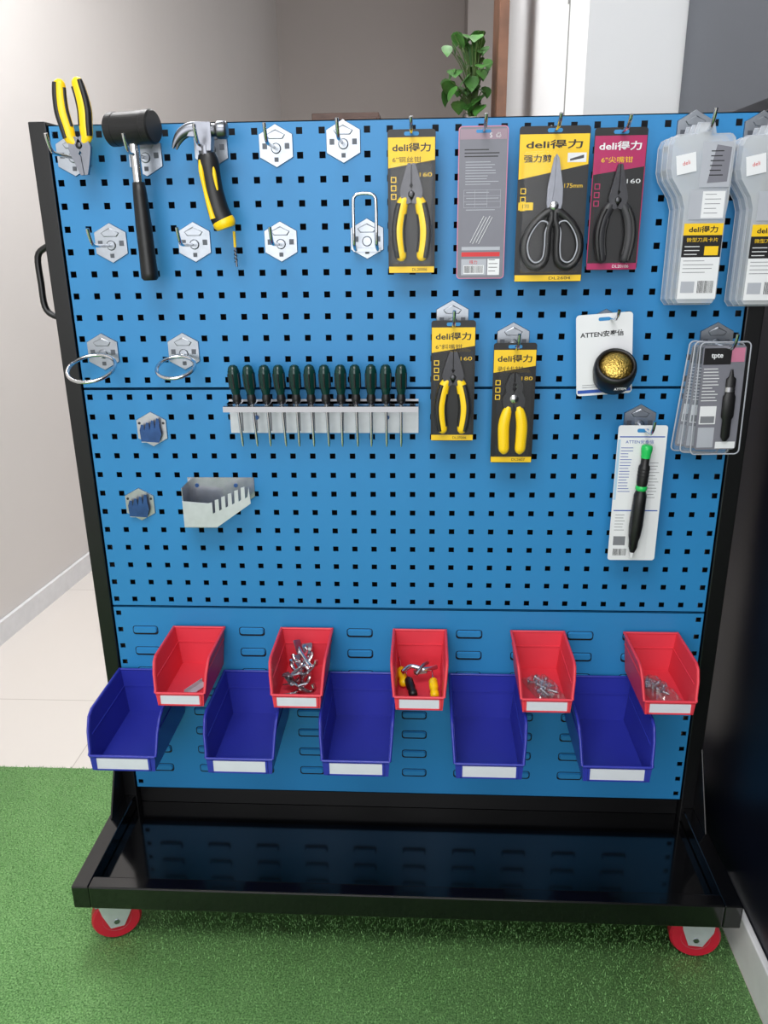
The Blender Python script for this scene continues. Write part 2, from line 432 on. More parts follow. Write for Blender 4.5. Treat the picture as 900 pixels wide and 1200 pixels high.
b=B();hexplate(b);b.obj('mounting_plate',rh2);ring(.034).obj('wire_ring',rh2)
cm=thing('comb_holder','zinc hexagonal plate with flat notched comb','tool holder',(-.476,0,.987),group='comb holders')
b=B();b.prism(HEX,-.0005,-.0028,M_STEEL,inset=.001)
for sx in(-1,1):b.prism(circ(sx*.023,.012,.0025,12),-.0026,-.0038,M_DSTEEL)
b.obj('mounting_plate',cm)
b=B()
cp=[(-.020,-.022)]
for i in range(4):
    x=-.020+.0100*i
    cp+=[(x-.001,.000+.0015*i),(x+.0030,.011+.004*i),(x+.0078,.010+.004*i),(x+.0078,.000+.002*i)]
cp+=[(.020,-.008),(.014,-.024)]
b.prism(cp,-.010,-.0112,M_COMB)
b.box(-.020,.014,-.010,-.0025,-.024,-.022,M_SHEET)
b.obj('notched_comb',cm)
dup(cm,(-.516,0,.836))
hk2=mkhook((.018,0,1.490),'zinc hook carrying a hanging tool package','pegboard hooks',-.026,.014)
for x,z in [(.134,1.492),(.248,1.491),(.354,1.487)]:dup(hk2,(x,0,z))
dup(hk2,(.360,0,1.196))
for x,z in [(.480,1.484),(.588,1.481),(.090,1.187),(.199,1.148),(.556,1.146),(.436,1.000)]:
    dup(hk,(x,0,z),label='zinc hook carrying a hanging tool package')

# ---------------------------------------------------------------- tools
def pliers_parts(par,s=1,hc=M_YEL,hc2=M_BLK,steel=M_STEEL,needle=0,spread=1.0,y=0,fat=1.0,bulk=1.0):
    jl=.05+.02*needle;tw=.0065-.003*needle
    for sx in(-1,1):
        b=B()
        b.prism([(sx*q[0]*s*bulk,q[1]*s) for q in[(-.007,-.016),(-.0155,-.006),(-.0175,.004),(-.0155,.014),(-.0115,.030),(-tw,jl-.003),(-tw+.001,jl),(-.0006,jl),(-.0006,.018),(-.003,.014),(-.0006,.010),(.004,-.004),(-.001,-.014)]],y+.004*s,y-.005*s,steel)
        b.obj('jaw',par,bev=.0012*s)
        P=[(-.0075,y,-.004,.0066),(-.0155,y,-.014,.0094),(-.0215*spread,y,-.032,.0106),(-.0255*spread,y,-.056,.0112),(-.0245*spread,y,-.078,.0106),(-.0215*spread,y,-.096,.0098),(-.0195*spread,y,-.106,.0080),(-.0185*spread,y,-.111,.003)]
        P=[(sx*p[0]*s,p[1],p[2]*s,p[3]*s*fat) for p in P]
        b=B();b.tube(cr(P,4),0,hc,14,ky=.68)
        Q=[(p[0]-sx*.0056*s*fat,p[1]-.0034*s,p[2],p[3]*.50) for p in P[1:-1]]
        b.tube(cr(Q,4),0,hc2,10,ky=1)
        Q=[(p[0]+sx*.0080*s*fat,p[1]-.0024*s,p[2],p[3]*.30) for p in P[2:-2]]
        b.tube(cr(Q,4),0,hc2,8,ky=1)
        b.obj('handle_grip',par)
    b=B();b.lathe([(.0001,-.0075*s),(.0045*s,-.0075*s),(.006*s,-.006*s),(.006*s,.004*s)],M_DSTEEL,20,Matrix.Translation((0,y,0))@Matrix.Rotation(-math.pi/2,4,'X'),cap=False)
    b.obj('pivot_rivet',par)
lpz=thing('pliers','yellow and black handled pliers hanging jaws down','pliers',(-.528,-.050,1.476),(0,math.radians(176),0))
pliers_parts(lpz,.90,needle=.0,spread=.82,fat=1.18,steel=M_HEAD,bulk=1.2)
# mallet
ml=thing('rubber_mallet','rubber mallet with black head, chrome shaft and black grip','mallet',(-.436,-.055,1.500),(0,math.radians(-1.0),0))
X=Matrix.Rotation(math.radians(-14),4,'Z')@Matrix.Rotation(math.pi/2,4,'Y')
b=B();b.lathe([(.0001,-.041),(.0235,-.041),(.026,-.0385),(.026,-.027),(.0253,-.0262),(.0253,.0262),(.026,.027),(.026,.0385),(.0235,.041),(.0001,.041)],M_BLK,40,X,sm=False,cap=False);b.obj('head',ml)
B().tube([(0,0,-.018),(0,0,-.105)],.0085,M_CHROME,16).obj('shaft',ml)
B().lathe([(.006,-.080),(.0100,-.082),(.0115,-.10),(.0135,-.15),(.0135,-.19),(.0145,-.226),(.0145,-.234),(.011,-.238)],M_BLK,20).obj('grip',ml)
# claw hammer
ch=thing('claw_hammer','steel claw hammer with curved black and yellow grip','hammer',(-.318,-.055,1.494))
b=B()
b.lathe([(.0001,.028),(.0120,.028),(.0138,.025),(.0138,.013),(.0100,.009),(.010,-.004)],M_HEAD,24,Matrix.Translation((.010,0,.001))@Matrix.Rotation(math.pi/2,4,'Y'),cap=False)
b.prism([(.013,.012),(.013,-.013),(.011,-.030),(-.011,-.030),(-.014,-.009),(-.026,-.008),(-.012,.013)],.0105,-.0105,M_HEAD)
for s in(-1,1):
    b.tube(cr([(-.006,s*.004,.003,.011),(-.022,s*.006,.003,.0098),(-.036,s*.008,-.004,.0078),(-.045,s*.009,-.014,.0052),(-.051,s*.0095,-.026,.0020)],4),0,M_HEAD,10,ky=.6)
b.obj('head',ch,bev=.002)
B().tube([(.000,0,-.022),(.001,0,-.05)],.0115,M_HEAD,14).obj('neck',ch)
b=B();G=[(.001,0,-.034,.0140),(.003,0,-.048,.0175),(.006,0,-.075,.0165),(.009,0,-.098,.0170),(.014,0,-.122,.0182),(.020,0,-.137,.0185)]
b.tube(cr(G,4),0,M_BLK,16,ky=.8)
b.tube(cr([(.020,0,-.136,.0188),(.023,0,-.143,.0192),(.025,0,-.149,.0158)],3),0,M_YEL,16,ky=.8)
b.tube(cr([(-.008,-.0075,-.044,.003),(-.007,-.0095,-.060,.0048),(-.004,-.0095,-.085,.0036),(.001,-.010,-.110,.0046),(.007,-.0098,-.134,.006)],3),0,M_YEL,8)
b.tube(cr([(.012,-.0085,-.050,.002),(.014,-.0100,-.066,.0034),(.017,-.0095,-.090,.002)],3),0,M_YEL,8)
b.obj('grip',ch)
cn=thing('drill_bit_hook','thin dark metal spiral hook hanging below the hammer','hook',(-.286,-.03,1.322))
b=B();b.tube([(.0,0,.018),(0,0,-.008)],.0024,M_YEL,8)
b.tube([(0,0,-.008),(.001,0,-.040)],.0018,M_HEAD,8)
b.tube([(.0024*math.cos(i*.9),.0024*math.sin(i*.9),-.010-.0009*i) for i in range(26)],.0008,M_DSTEEL,6)
b.obj('spiral_shank',cn)

# screwdriver rack
sr=thing('screwdriver_rack','bright folded steel strip rack holding twelve screwdrivers','tool holder',(-.147,0,1.04))
b=B();b.box(-.177,.177,-.0022,-.001,-.060,.004,M_SHEET)
for k in range(12):
    x=-.177+.0272*(k+1)-.00425
    b.box(x-.0014,x+.0014,-.0026,-.002,-.056,-.006,M_GCARD)
b.obj('back_plate',sr)
b=B()
for k in range(13):
    x=-.177+ .0272*k
    b.box(x,x+.0272-.0070 if k<12 else .177,-.050,-.0022,-.0015,0,M_CHROME)
b.box(-.177,.177,-.0255,-.0022,-.0015,0,M_CHROME);b.box(-.177,.177,-.050,-.044,-.0015,0,M_CHROME)
b.box(-.177,.177,-.0515,-.050,-.010,0,M_CHROME)
b.obj('slotted_shelf',sr)
for k in(-.126,.119):B().prism(circ(k,-.03,.004,14),-.003,-.006,M_COMB).obj('fixing_screw',sr)
sd=thing('screwdriver','dark green and black handled screwdriver standing in the steel rack','screwdriver',(0,0,0),group='screwdrivers in the steel rack')
b=B();prof=[(.0045,.0),(.0075,.003),(.0085,.010),(.0068,.018),(.0092,.028),(.0108,.045),(.0104,.060),(.0080,.068),(.004,.071)]
n=24;V=[];F=[]
for r,z in prof:
    for k in range(n):
        a_=2*math.pi*k/n;q=r*(1-.10*(k%4==0) if .02<z<.066 else 1);V.append((q*math.cos(a_),q*math.sin(a_),z))
for i in range(len(prof)-1):
    for k in range(n):F.append((i*n+k,i*n+(k+1)%n,(i+1)*n+(k+1)%n,(i+1)*n+k))
lo=[f for f in F if f[0]<3*n];hi=[f for f in F if f[0]>=3*n]
b.add(V,lo,M_BLK,True);b.add(V,hi,M_DGREEN,True);b.add(V,[tuple(range((len(prof)-1)*n,len(prof)*n))],M_DGREEN);b.add(V,[tuple(range(n))[::-1]],M_BLK)
for k in range(6):
    a_=2*math.pi*(k*4+2)/24;b.tube([(.0098*math.cos(a_),.0098*math.sin(a_),.030),(.0104*math.cos(a_),.0104*math.sin(a_),.056)],.0016,M_BLK,6)
b.obj('handle',sd)
B().tube([(0,0,.002),(0,0,-.072),(0,0,-.080)],[.0027,.0027,.0012],M_CHROME,10).obj('shaft',sd)
sx0=[-.147-.177+.0272*k-.0035 for k in range(1,13)]
for i,x in enumerate(sx0):
    t=math.radians(random.uniform(-1.5,1.5)-3+.4*i)
    if i==0:sd.location=(x,-.035,1.042);sd.rotation_euler=(0,t,0)
    else:dup(sd,(x,-.035,1.042),(0,t,0))

# spanner holder
sp=thing('spanner_holder','folded stainless steel holder with stepped teeth rising on one side','tool holder',(-.417,0,.888))
b=B();b.prism([(0,.004),(0,-.080),(.064,-.080),(.130,-.034),(.130,.004)],-.001,-.0025,M_BRSH)
b.prism(circ(.018,-.012,.004,14),-.0025,-.004,M_COMB);b.prism(circ(.094,-.012,.004,14),-.0025,-.004,M_COMB)
b.obj('back_plate',sp)
b=B();b.box(0,.062,-.048,-.002,-.083,-.0815,M_BRSH)
top=[]
for i in range(6):
    x0=.050+.0128*i;z0=-.034+.0062*i
    top+=[(x0,z0),(x0+.0070,z0+.002),(x0+.0070,z0-.021),(x0+.0118,z0-.018)]
P=[(0,-.030),(.046,-.034)]+top+[(.129,-.002),(.131,-.034),(.062,-.083),(0,-.083)]
b.prism(P,-.046,-.0476,M_SHEET);b.box(0,.0015,-.046,-.0025,-.083,-.004,M_BRSH)
b.obj('toothed_front_plate',sp)

# ---------------------------------------------------------------- packages
PY=-.045
def barcode(b,x0,z0,x1,z1,y,n=18,m=None):
    b.rect(x0,z0,x1,z1,y,M_WHITE);rs=random.Random(5);x=x0+.001
    while x<x1-.0012:
        w=rs.choice([.0004,.0007,.001]);b.rect(x,z0+.0015,x+w,z1-.001,y-.0001,m or M_KCARD);x+=w+rs.choice([.0005,.0008])
def lines(b,x0,x1,z,n,dz,y,m,h=.0009,seed=1):
    rs=random.Random(seed)
    for i in range(n):b.rect(x0,z-i*dz,x0+(x1-x0)*rs.uniform(.6,1),z-i*dz+h,y,m)
def blister(par,x0,z0,x1,z1,d,r=.008,m=None,inset=.004):
    b=B();b.prism(rr(x0,z0,x1,z1,r),-.0014,-d,m or M_CLEAR,inset=inset,back=False)
    return b.obj('clear_blister',par)
def carddeli(b,w,h,small,size,accent=M_YCARD,foot='',hz=.30,tb=None,slant=.012):
    W,H=w/2,h/2
    b.prism(rr(-W,-H,W,H,.005),.0004,-.0004,M_KCARD)
    y=-.0006
    b.poly([(-W+.001,H-.012),(W-.001,H-.012),(W-.001,H-h*hz+slant),(-W+.001,H-h*hz)],y,accent)
    b.rect(-W+.001,-H+.001,W-.001,-H+.011,y,accent)
    if accent is M_PINK:
        b.rect(-W+.0003,-H+.011,-W+.0016,H-h*hz+.002,y,accent);b.rect(W-.0016,-H+.011,W-.0003,H-h*hz+.012,y,accent)
    tx=tb or M_KCARD
    b.text('deli得力',0,H-.027,.0135,y-.0002,tx,w=w*.80,bold=1)
    if small:b.text(small,-W*.20,H-.045,.0085,y-.0002,tx,w=w*.6)
    b.text(size,W*.6,H-h*hz-.010,.0065,y-.0002,M_YCARD if accent is M_YCARD else M_WHITE,w=w*.26)
    for k in range(3):
        b.rect(-W+.005,H-h*hz-.022-.013*k,-W+.014,H-h*hz-.013-.013*k,y-.0001,accent)
        b.rect(-W+.0065,H-h*hz-.0205-.013*k,-W+.0125,H-h*hz-.0145-.013*k,y-.0002,M_KCARD)
    if foot:b.text(foot,W*.35,-H+.006,.0045,y-.0003,M_KCARD if accent is M_YCARD else M_WHITE,w=w*.32)
    b.prism(rr(-.012,H-.0095,.012,H-.0035,.0028),y,y-.0002,M_BLUE)
def pack(name,label,cx,cz,tilt=0,y=PY,cat='packaged tool'):
    return thing(name,label,cat,(cx,y,cz),(0,math.radians(tilt),0))
p=pack('packaged_pliers','yellow and black blister card with yellow handled pliers',.018,1.3805)
b=B();carddeli(b,.078,.223,'6"钢丝钳','160',foot='DL20006',hz=.26);b.obj('backing_card',p)
q=part('pliers',p,(0,-.010,.013));pliers_parts(q,.94,spread=.92,steel=M_DSTEEL,bulk=1.15,fat=1.05)
blister(p,-.037,-.100,.037,.064,.021)
p=pack('packaged_screwdriver_set','grey reverse of a blister card covered in small print and barcode',.134,1.377)
b=B();b.prism(rr(-.040,-.118,.040,.118,.006),.0004,-.0004,M_PINKL);b.prism(rr(-.0385,-.1165,.0385,.1165,.005),-.0003,-.0008,M_GCARD)
y=-.0010
b.rect(-.0375,.098,.0375,.1135,y,M_MAUVE);b.text('S',.012,.104,.007,y-.0002,M_WHITE);b.text('♻',.024,.104,.008,y-.0002,M_WHITE)
lines(b,-.030,.030,.082,3,.005,y,M_KCARD,.0016);lines(b,-.028,.030,.064,9,.0042,y,M_LGCARD,.0010,3)
for k in range(4):b.rect(-.030,.022-.009*k,.030,.0224-.009*k,y,M_LGCARD)
for xx in(-.03,-.012,.008,.03):b.rect(xx,-.005,xx+.0004,.0225,y,M_LGCARD)
lines(b,-.026,.028,.018,4,.009,y,M_LGCARD,.0010,8)
for ox in(-.006,.004):
    b.tube([(ox-.012,y-.0003,-.060),(ox+.010,y-.0003,-.018)],.0005,M_WHITE,6);b.tube([(ox-.008,y-.0003,-.062),(ox+.014,y-.0003,-.020)],.0005,M_WHITE,6)
b.rect(-.032,-.072,.032,-.0665,y,M_LGCARD);b.rect(-.032,-.082,.032,-.075,y,M_RED);b.rect(-.032,-.112,.010,-.086,y,M_LGCARD);b.rect(.012,-.112,.032,-.086,y,M_WHITE)
b.text('得力',-.012,-.091,.0065,y-.0003,M_RED);barcode(b,-.028,-.110,.006,-.096,y-.0002)
lines(b,.014,.030,-.088,4,.006,y-.0002,M_KCARD)
b.prism(rr(-.012,.1075,.012,.1125,.0022),y,y-.0002,M_BLUE)
b.obj('printed_card',p)
b=B();b.prism(rr(-.034,-.100,.034,.085,.008),.002,.016,M_CLEAR,inset=.003);b.obj('clear_blister',p)
p=pack('packaged_scissors','yellow and black blister card with heavy duty scissors',.248,1.373)
b=B();carddeli(b,.113,.240,'','175mm',foot='DL2604',hz=.33,slant=.022)
b.text('强力剪',-.026,.072,.012,-.0009,M_KCARD,w=.044,bold=1)
b.rect(.022,.066,.052,.080,-.0009,M_WHITE);b.poly([(.026,.068),(.048,.072),(.048,.077),(.026,.071)],-.0011,M_DSTEEL)
b.rect(-.054,-.006,-.030,.006,-.0009,M_YCARD);b.text('170',-.042,.0,.006,-.0011,M_KCARD)
b.obj('backing_card',p)
q=part('scissors',p,(.003,-.010,.000))
for sx in(-1,1):
    b=B();b.prism([(sx*u[0],u[1]) for u in[(.006,-.016),(-.008,-.014),(-.0125,.004),(-.0120,.028),(-.004,.072),(.0002,.078),(.001,.03)]],.002*sx,.002*sx-.0025,M_HEAD)
    b.obj('blade',q,bev=.0006)
    b=B()
    E=[(.005,-.008),(.019,-.016),(.033,-.030),(.043,-.048),(.046,-.068),(.039,-.088),(.026,-.096),(.012,-.088),(.008,-.066),(.008,-.038),(.003,-.020)]
    b.tube(cr([(sx*u[0],0,u[1]) for u in E],4,True),.0064,M_BLK,12,closed=True)
    b.tube(cr([(sx*(.026+(u[0]-.026)*.74),-.0042,-.056+(u[1]+.056)*.81) for u in E[1:]],4,True),.0012,M_LGCARD,8,closed=True)
    b.obj('handle_bow',q)
B().lathe([(.0001,-.006),(.006,-.006),(.0075,-.004),(.0075,0)],M_CHROME,20,Matrix.Rotation(-math.pi/2,4,'X'),cap=False).obj('pivot_screw',q)
blister(p,-.053,-.107,.054,.086,.020)
p=pack('packaged_pliers','magenta blister card with dark handled long nose pliers',.353,1.380)
b=B();carddeli(b,.084,.218,'','160',accent=M_PINK,foot='DL20106',tb=M_WHITE,hz=.32);b.text('6"尖嘴钳',-.004,.0615,.009,-.0010,M_YCARD,w=.05)
b.obj('backing_card',p)
q=part('pliers',p,(0,-.010,.000));pliers_parts(q,.88,hc=M_DGREY,hc2=M_BLK,steel=M_DSTEEL,needle=.6,spread=1.08)
blister(p,-.038,-.100,.038,.062,.021)
p=pack('packaged_pliers','yellow and black blister card with diagonal cutting pliers',.091,1.083)
b=B();carddeli(b,.077,.214,'6"斜嘴钳','160',foot='DL20206',hz=.26);b.obj('backing_card',p)
q=part('pliers',p,(0,-.010,.010));pliers_parts(q,.91,spread=.94,steel=M_DSTEEL,bulk=1.2,fat=1.05)
blister(p,-.036,-.098,.036,.060,.021)
p=pack('packaged_wire_stripper','yellow and black blister card with yellow handled wire stripper',.199,1.043)
b=B();carddeli(b,.075,.216,'剥线钳','180',foot='DL2607',hz=.24);b.obj('backing_card',p)
q=part('wire_stripper',p,(0,-.010,.012))
for sx in(-1,1):
    b=B();b.prism([(sx*u[0]*1.15,u[1]) for u in[(-.003,-.022),(-.016,-.014),(-.0175,.000),(-.012,.012),(-.014,.022),(-.007,.042),(-.001,.046),(-.001,.028),(-.0035,.025),(-.001,.022),(-.0035,.018),(-.001,.014),(.002,0)]],.003,-.003,M_DGREY)
    b.obj('jaw',q,bev=.0008)
    b=B();b.tube(cr([(sx*u[0],0,u[1],u[2]) for u in[(.008,-.014,.005),(.0120,-.026,.0088),(.0160,-.048,.0102),(.0155,-.076,.0100),(.0145,-.094,.0092),(.0150,-.101,.003)]],4),0,M_YEL,12,ky=.75)
    b.obj('handle_grip',q)
b=B();b.lathe([(.0001,-.006),(.007,-.006),(.008,-.004),(.008,0)],M_CHROME,20,Matrix.Rotation(-math.pi/2,4,'X'),cap=False);b.obj('pivot_screw',q)
blister(p,-.033,-.098,.033,.064,.021)
def bladebox(cx,cz):
    p=pack('clear_tool_case','frosted boxy plastic cases with yellow and black labelled inserts',cx,cz,0,PY,'tool case')
    O=[(-.040,.130),(-.014,.131),(-.010,.147),(.012,.147),(.016,.131),(.042,.131),(.048,.125),(.049,.110),(.048,.030),(.046,.010),(.046,-.120),(.040,-.130),(-.018,-.130),(-.024,-.122),(-.024,.022),(-.030,.040),(-.048,.066),(-.052,.080),(-.052,.116),(-.048,.126)]
    for k in range(3):
        dx=-.0035*(2-k);y0=.024-.018*k
        P=[(u[0]+dx,u[1]-.0015*(2-k)) for u in O]
        b=B();b.prism(P,y0,y0-.0165,M_CLEAR2,inset=.0025,back=False)
        b.tube([(u[0],y0-.001,u[1]) for u in P],.0008,M_LGCARD,6,closed=True)
        b.obj('plastic_case',p)
    y=-.0297
    b=B()
    b.rect(-.004,.052,.043,.118,y,M_LGCARD);b.poly([(.008,.058),(.039,.060),(.041,.110),(.018,.114)],y-.0002,M_GCARD);lines(b,.010,.038,.104,6,.007,y-.0004,M_KCARD,.0014,4)
    b.rect(-.016,.004,.041,.048,y,M_LGCARD);b.rect(.004,.006,.039,.046,y-.0002,M_WHITE);lines(b,.008,.035,.041,5,.007,y-.0004,M_TXTG)
    b.poly([(-.040,.070),(-.010,.076),(-.014,.104),(-.044,.098)],y-.0006,M_WHITE);b.text('deli',-.027,.088,.006,y-.0009,M_RED,rot=.25)
    b.rect(-.020,-.020,.042,-.002,y,M_YCARD);b.text('deli得力',.011,-.011,.0105,y-.0003,M_KCARD,w=.046,bold=1)
    b.rect(-.020,-.054,.042,-.020,y,M_KCARD);b.text('微型刀具卡片',.011,-.027,.0065,y-.0003,M_YCARD,w=.050)
    lines(b,-.016,.010,-.038,3,.006,y-.0003,M_WHITE,.0012,6);b.rect(.016,-.051,.038,-.037,y-.0003,M_YCARD)
    b.rect(-.020,-.120,.042,-.054,y,M_WHITE);barcode(b,.010,-.112,.038,-.090,y-.0003);lines(b,-.016,.036,-.060,4,.006,y-.0003,M_TXTG)
    b.rect(-.016,-.11,.006,-.092,y-.0003,M_LGCARD)
    b.obj('printed_insert',p)
bladebox(.478,1.345);bladebox(.586,1.342)
p=pack('packaged_tip_cleaner','white card with black round holder of brass wool',.353,1.128,-4)
b=B();b.prism(rr(-.048,-.068,.048,.072,.006),.0004,-.0004,M_WHITE)
b.text('ATTEN安泰信',-.004,.038,.0105,-.0007,M_KCARD,w=.074,bold=1)
b.rect(-.046,-.064,.046,-.058,-.0006,M_BLUEINK);lines(b,-.038,.02,-.05,2,.004,-.0007,M_TXTG)
b.prism(rr(-.010,.060,.010,.066,.0025),-.0005,-.0008,M_BLUE);b.obj('backing_card',p)
q=part('tip_cleaner',p,(.012,-.030,-.020))
X=Matrix.Rotation(math.radians(48),4,'X')
b=B();b.lathe([(.026,-.034),(.033,-.028),(.036,-.010),(.036,.006),(.034,.014),(.0295,.017),(.028,.012),(.027,0)],M_BLK,36,X,cap=False)
b.lathe([(.0001,-.034),(.026,-.034)],M_BLK,32,X,cap=False);b.text('ATTEN',0,-.026,.0038,-.0405,M_WHITE,w=.020);b.obj('round_holder',q)
b=B();b.lathe([(.0275,.006),(.026,.014),(.019,.019),(.009,.0215),(.0001,.022)],M_BRASS,24,X,cap=False)
rs=random.Random(3)
for k in range(110):
    a_=rs.uniform(0,6.28);r0=rs.uniform(0,.024);c=Vector((r0*math.cos(a_),r0*math.sin(a_),.0200-.35*r0*r0/.018))
    t0=rs.uniform(0,6.28);pts=[tuple(c+Vector((.004*math.cos(t0+j*.9),.004*math.sin(t0+j*.9),.002*math.sin(j*2)))) for j in range(6)]
    b.tube(pts,.0005,M_BRASS,5,X=X)
b.obj('brass_wool',q)
for k,(dx,dz,t) in enumerate([(-.012,-.003,4),(-.004,-.001,1.8),(.005,.001,-1)]):
    p=thing('clear_tool_case','slim clear plastic hanging case with black soldering tool inside','tool case',(.548+dx,-.036-.0155*k,1.054+dz),(0,math.radians(t),0),group='slim clear cases')
    P=rr(-.042,-.098,.042,.098,.008)
    b=B();b.prism(P,.006,-.008,M_CLEAR if k==2 else M_CLEAR3,inset=.002,back=False);b.tube([(u[0],.002,u[1]) for u in P],.0013,M_LGCARD,6,closed=True);b.obj('plastic_case',p)
    b=B();b.prism(rr(-.036,-.090,.036,.092,.006),.0045,.004,M_GCARD);y=.0036
    b.rect(-.034,.060,.012,.088,y,M_KCARD);b.text('tpte',-.012,.074,.010,y-.0003,M_WHITE,bold=1);b.rect(.012,.064,.034,.088,y-.0002,M_PINKL)
    lines(b,-.032,-.004,.052,11,.0055,y,M_WHITE,.0014,5);b.rect(-.032,-.044,-.004,-.012,y,M_WHITE);b.rect(-.030,-.042,-.006,-.030,y-.0002,M_TXTG);b.rect(-.032,-.086,-.004,-.050,y,M_LGCARD);b.rect(.0,-.088,.034,-.076,y,M_WHITE);b.obj('printed_insert',p)
    b=B();XX=Matrix.Translation((.014,-.001,0));b.lathe([(.002,.052),(.004,.040),(.0085,.036),(.0085,.010),(.0110,.005),(.0110,-.030),(.0080,-.035),(.0080,-.066),(.003,-.074)],M_BLK,16,XX@Matrix.Scale(.5,4,(0,1,0)))
    b.lathe([(.0090,.014),(.0090,.022)],M_CHROME,16,XX@Matrix.Scale(.6,4,(0,1,0)))
    b.obj('soldering_tool',p)
p=pack('packaged_solder_sucker','white blister card with green and black solder sucker',.432,.8745,0)
b=B();b.prism(rr(-.0435,-.130,.0435,.130,.005),.0004,-.0004,M_WHITE);y=-.0006
b.rect(-.040,.108,.040,.110,y,M_BLUEINK);b.text('ATTEN安泰信',-.004,.100,.007,y-.0002,M_BLUEINK,w=.05);lines(b,-.036,-.014,.088,16,.0055,y,M_BLUEINK,.0012,2);lines(b,.018,.037,.060,12,.006,y,M_TXTG,.001,9)
b.rect(-.0425,.104,-.038,-.01,y,M_PBLUE);b.rect(-.040,-.032,.040,-.030,y,M_BLUEINK);lines(b,-.036,-.012,-.040,6,.006,y,M_TXTG,.001,4)
b.rect(-.036,-.100,-.014,-.082,y,M_TXTG);barcode(b,-.036,-.122,-.010,-.106,y-.0002)
b.prism(rr(-.010,.117,.010,.124,.003),y,y-.0003,M_BLUE);b.obj('backing_card',p)
q=part('solder_sucker',p,(.002,-.0145,0),(0,math.radians(2.5),0))
b=B();b.lathe([(.006,.098),(.0095,.096),(.010,.090),(.0085,.080),(.0085,.074)],M_GREEN,20);b.obj('plunger_button',q)
b=B();b.lathe([(.0075,.080),(.0075,.062),(.010,.058),(.010,.028),(.0088,.020),(.0088,.012),(.0115,.004),(.0120,-.02),(.0125,-.055),(.0110,-.075),(.0085,-.086),(.008,-.098),(.0045,-.108)],M_BLK,24)
for z in(.040,.046,.052):b.lathe([(.0103,z),(.0103,z+.0025)],M_BLKM,20)
b.obj('barrel',q)
B().lathe([(.0090,.022),(.0105,.020),(.0105,.015),(.0090,.013)],M_GREEN,20).obj('collar',q)
B().lathe([(.0045,-.106),(.003,-.118)],M_WHITE,14).obj('nozzle',q)
blister(p,-.016,-.122,.022,.104,.029)

# ---------------------------------------------------------------- bins
def bin_thing(w,dep,H,lip,m,loc,label,grp):
    t=thing('storage_bin',label,'storage bin',loc,group=grp)
    b=B();T=.0026
    wt=w/2;wb=w/2-.008
    def wz(z,ins=0):return wb+(wt-wb)*z/H-ins
    st=[(0,H),(-dep*.76,H),(-dep*.84,H*.94),(-dep*.92,H*.72),(-dep*.97,lip+.006),(-dep,lip)]
    def ring_(y,zr,ins,zb):
        return [(-wz(zr,ins),y,zr),(-wz(zb,ins),y,zb),(wz(zb,ins),y,zb),(wz(zr,ins),y,zr)]
    V=[];F=[];n=len(st)
    for (y,zr) in st:V+=ring_(y,zr,0,0)
    for i,(y,zr) in enumerate(st):
        yy=y
        if i==0:yy=y-T
        if i==n-1:yy=y+T
        V+=ring_(yy,zr,T,T)
    o=4*n
    for i in range(n-1):
        for k in range(3):
            a_,c_=4*i+k,4*(i+1)+k
            F.append((a_,a_+1,c_+1,c_));F.append((o+a_,o+c_,o+c_+1,o+a_+1))
        F.append((4*i,4*(i+1),o+4*(i+1),o+4*i));F.append((4*i+3,o+4*i+3,o+4*(i+1)+3,4*(i+1)+3))
    F.append((0,3,2,1));F.append((o,o+1,o+2,o+3));F.append((0,o,o+3,3))
    e=4*(n-1);F.append((e,e+1,e+2,e+3));F.append((o+e,o+e+3,o+e+2,o+e+1));F.append((e,e+3,o+e+3,o+e))
    b.add(V,F,m)
    for sx in(-1,1):
        P=[(sx*(wz(zr)+.0005),y,zr) for y,zr in st]
        b.tube(P,.0028,m,8)
        b.tube([(sx*wz(H*.72),-.004,H*.72),(sx*wz(H*.72),-dep*.84,H*.72)],.0018,m,6)
        b.tube([(sx*(wz(H*.62)-.0028),-.004,H*.62),(sx*(wz(H*.62)-.0028),-dep*.88,H*.62)],.0012,m,6)
    b.tube([(-wt,-.001,H),(wt,-.001,H)],.0026,m,8)
    b.tube([(-wz(lip),-dep,lip),(wz(lip),-dep,lip)],.0028,m,8)
    b.box(-wt+.006,wt-.006,-.0045,-.0025,H*.62,H*.64,m)
    b.obj('bin_body',t)
    b=B();lw=w*.36
    b.box(-lw-.004,lw+.004,-dep-.0030,-dep-.0005,.002,.005,m);b.box(-lw-.004,-lw,-dep-.003,-dep,.002,lip-.003,m);b.box(lw,lw+.004,-dep-.003,-dep,.002,lip-.003,m)
    b.obj('label_frame',t)
    B().box(-lw,lw,-dep-.0022,-dep-.0008,.005,lip-.004,M_LABEL).obj('label_card',t)
    B().box(-w*.3,w*.3,-.001,.0,H-.03,H+.002,m).obj('hanging_lip',t)
    return t
BYR=-.0085
RC=[-.420,-.197,.034,.271,.496];RL=['empty looking red plastic bin holding one small metal bracket','red plastic bin filled with bent zinc hooks','red plastic bin holding yellow and black mini screwdrivers','red plastic bin holding a clear bag of screws','red plastic bin holding a small clear bag of fasteners']
rb=bin_thing(.104,.158,.086,.027,M_RBIN,(RC[0],BYR,.486),RL[0],'small red louver panel bins')
for i in range(1,5):dup(rb,(RC[i],BYR,.486),label=RL[i])
BC=[-.530,-.305,-.084,.165,.400]
bb=bin_thing(.138,.200,.104,.032,M_BBIN,(BC[0],BYR,.367),'empty dark blue plastic bin hung on the louvered panel','large blue louver panel bins')
for i in range(1,5):dup(bb,(BC[i],BYR,.367))

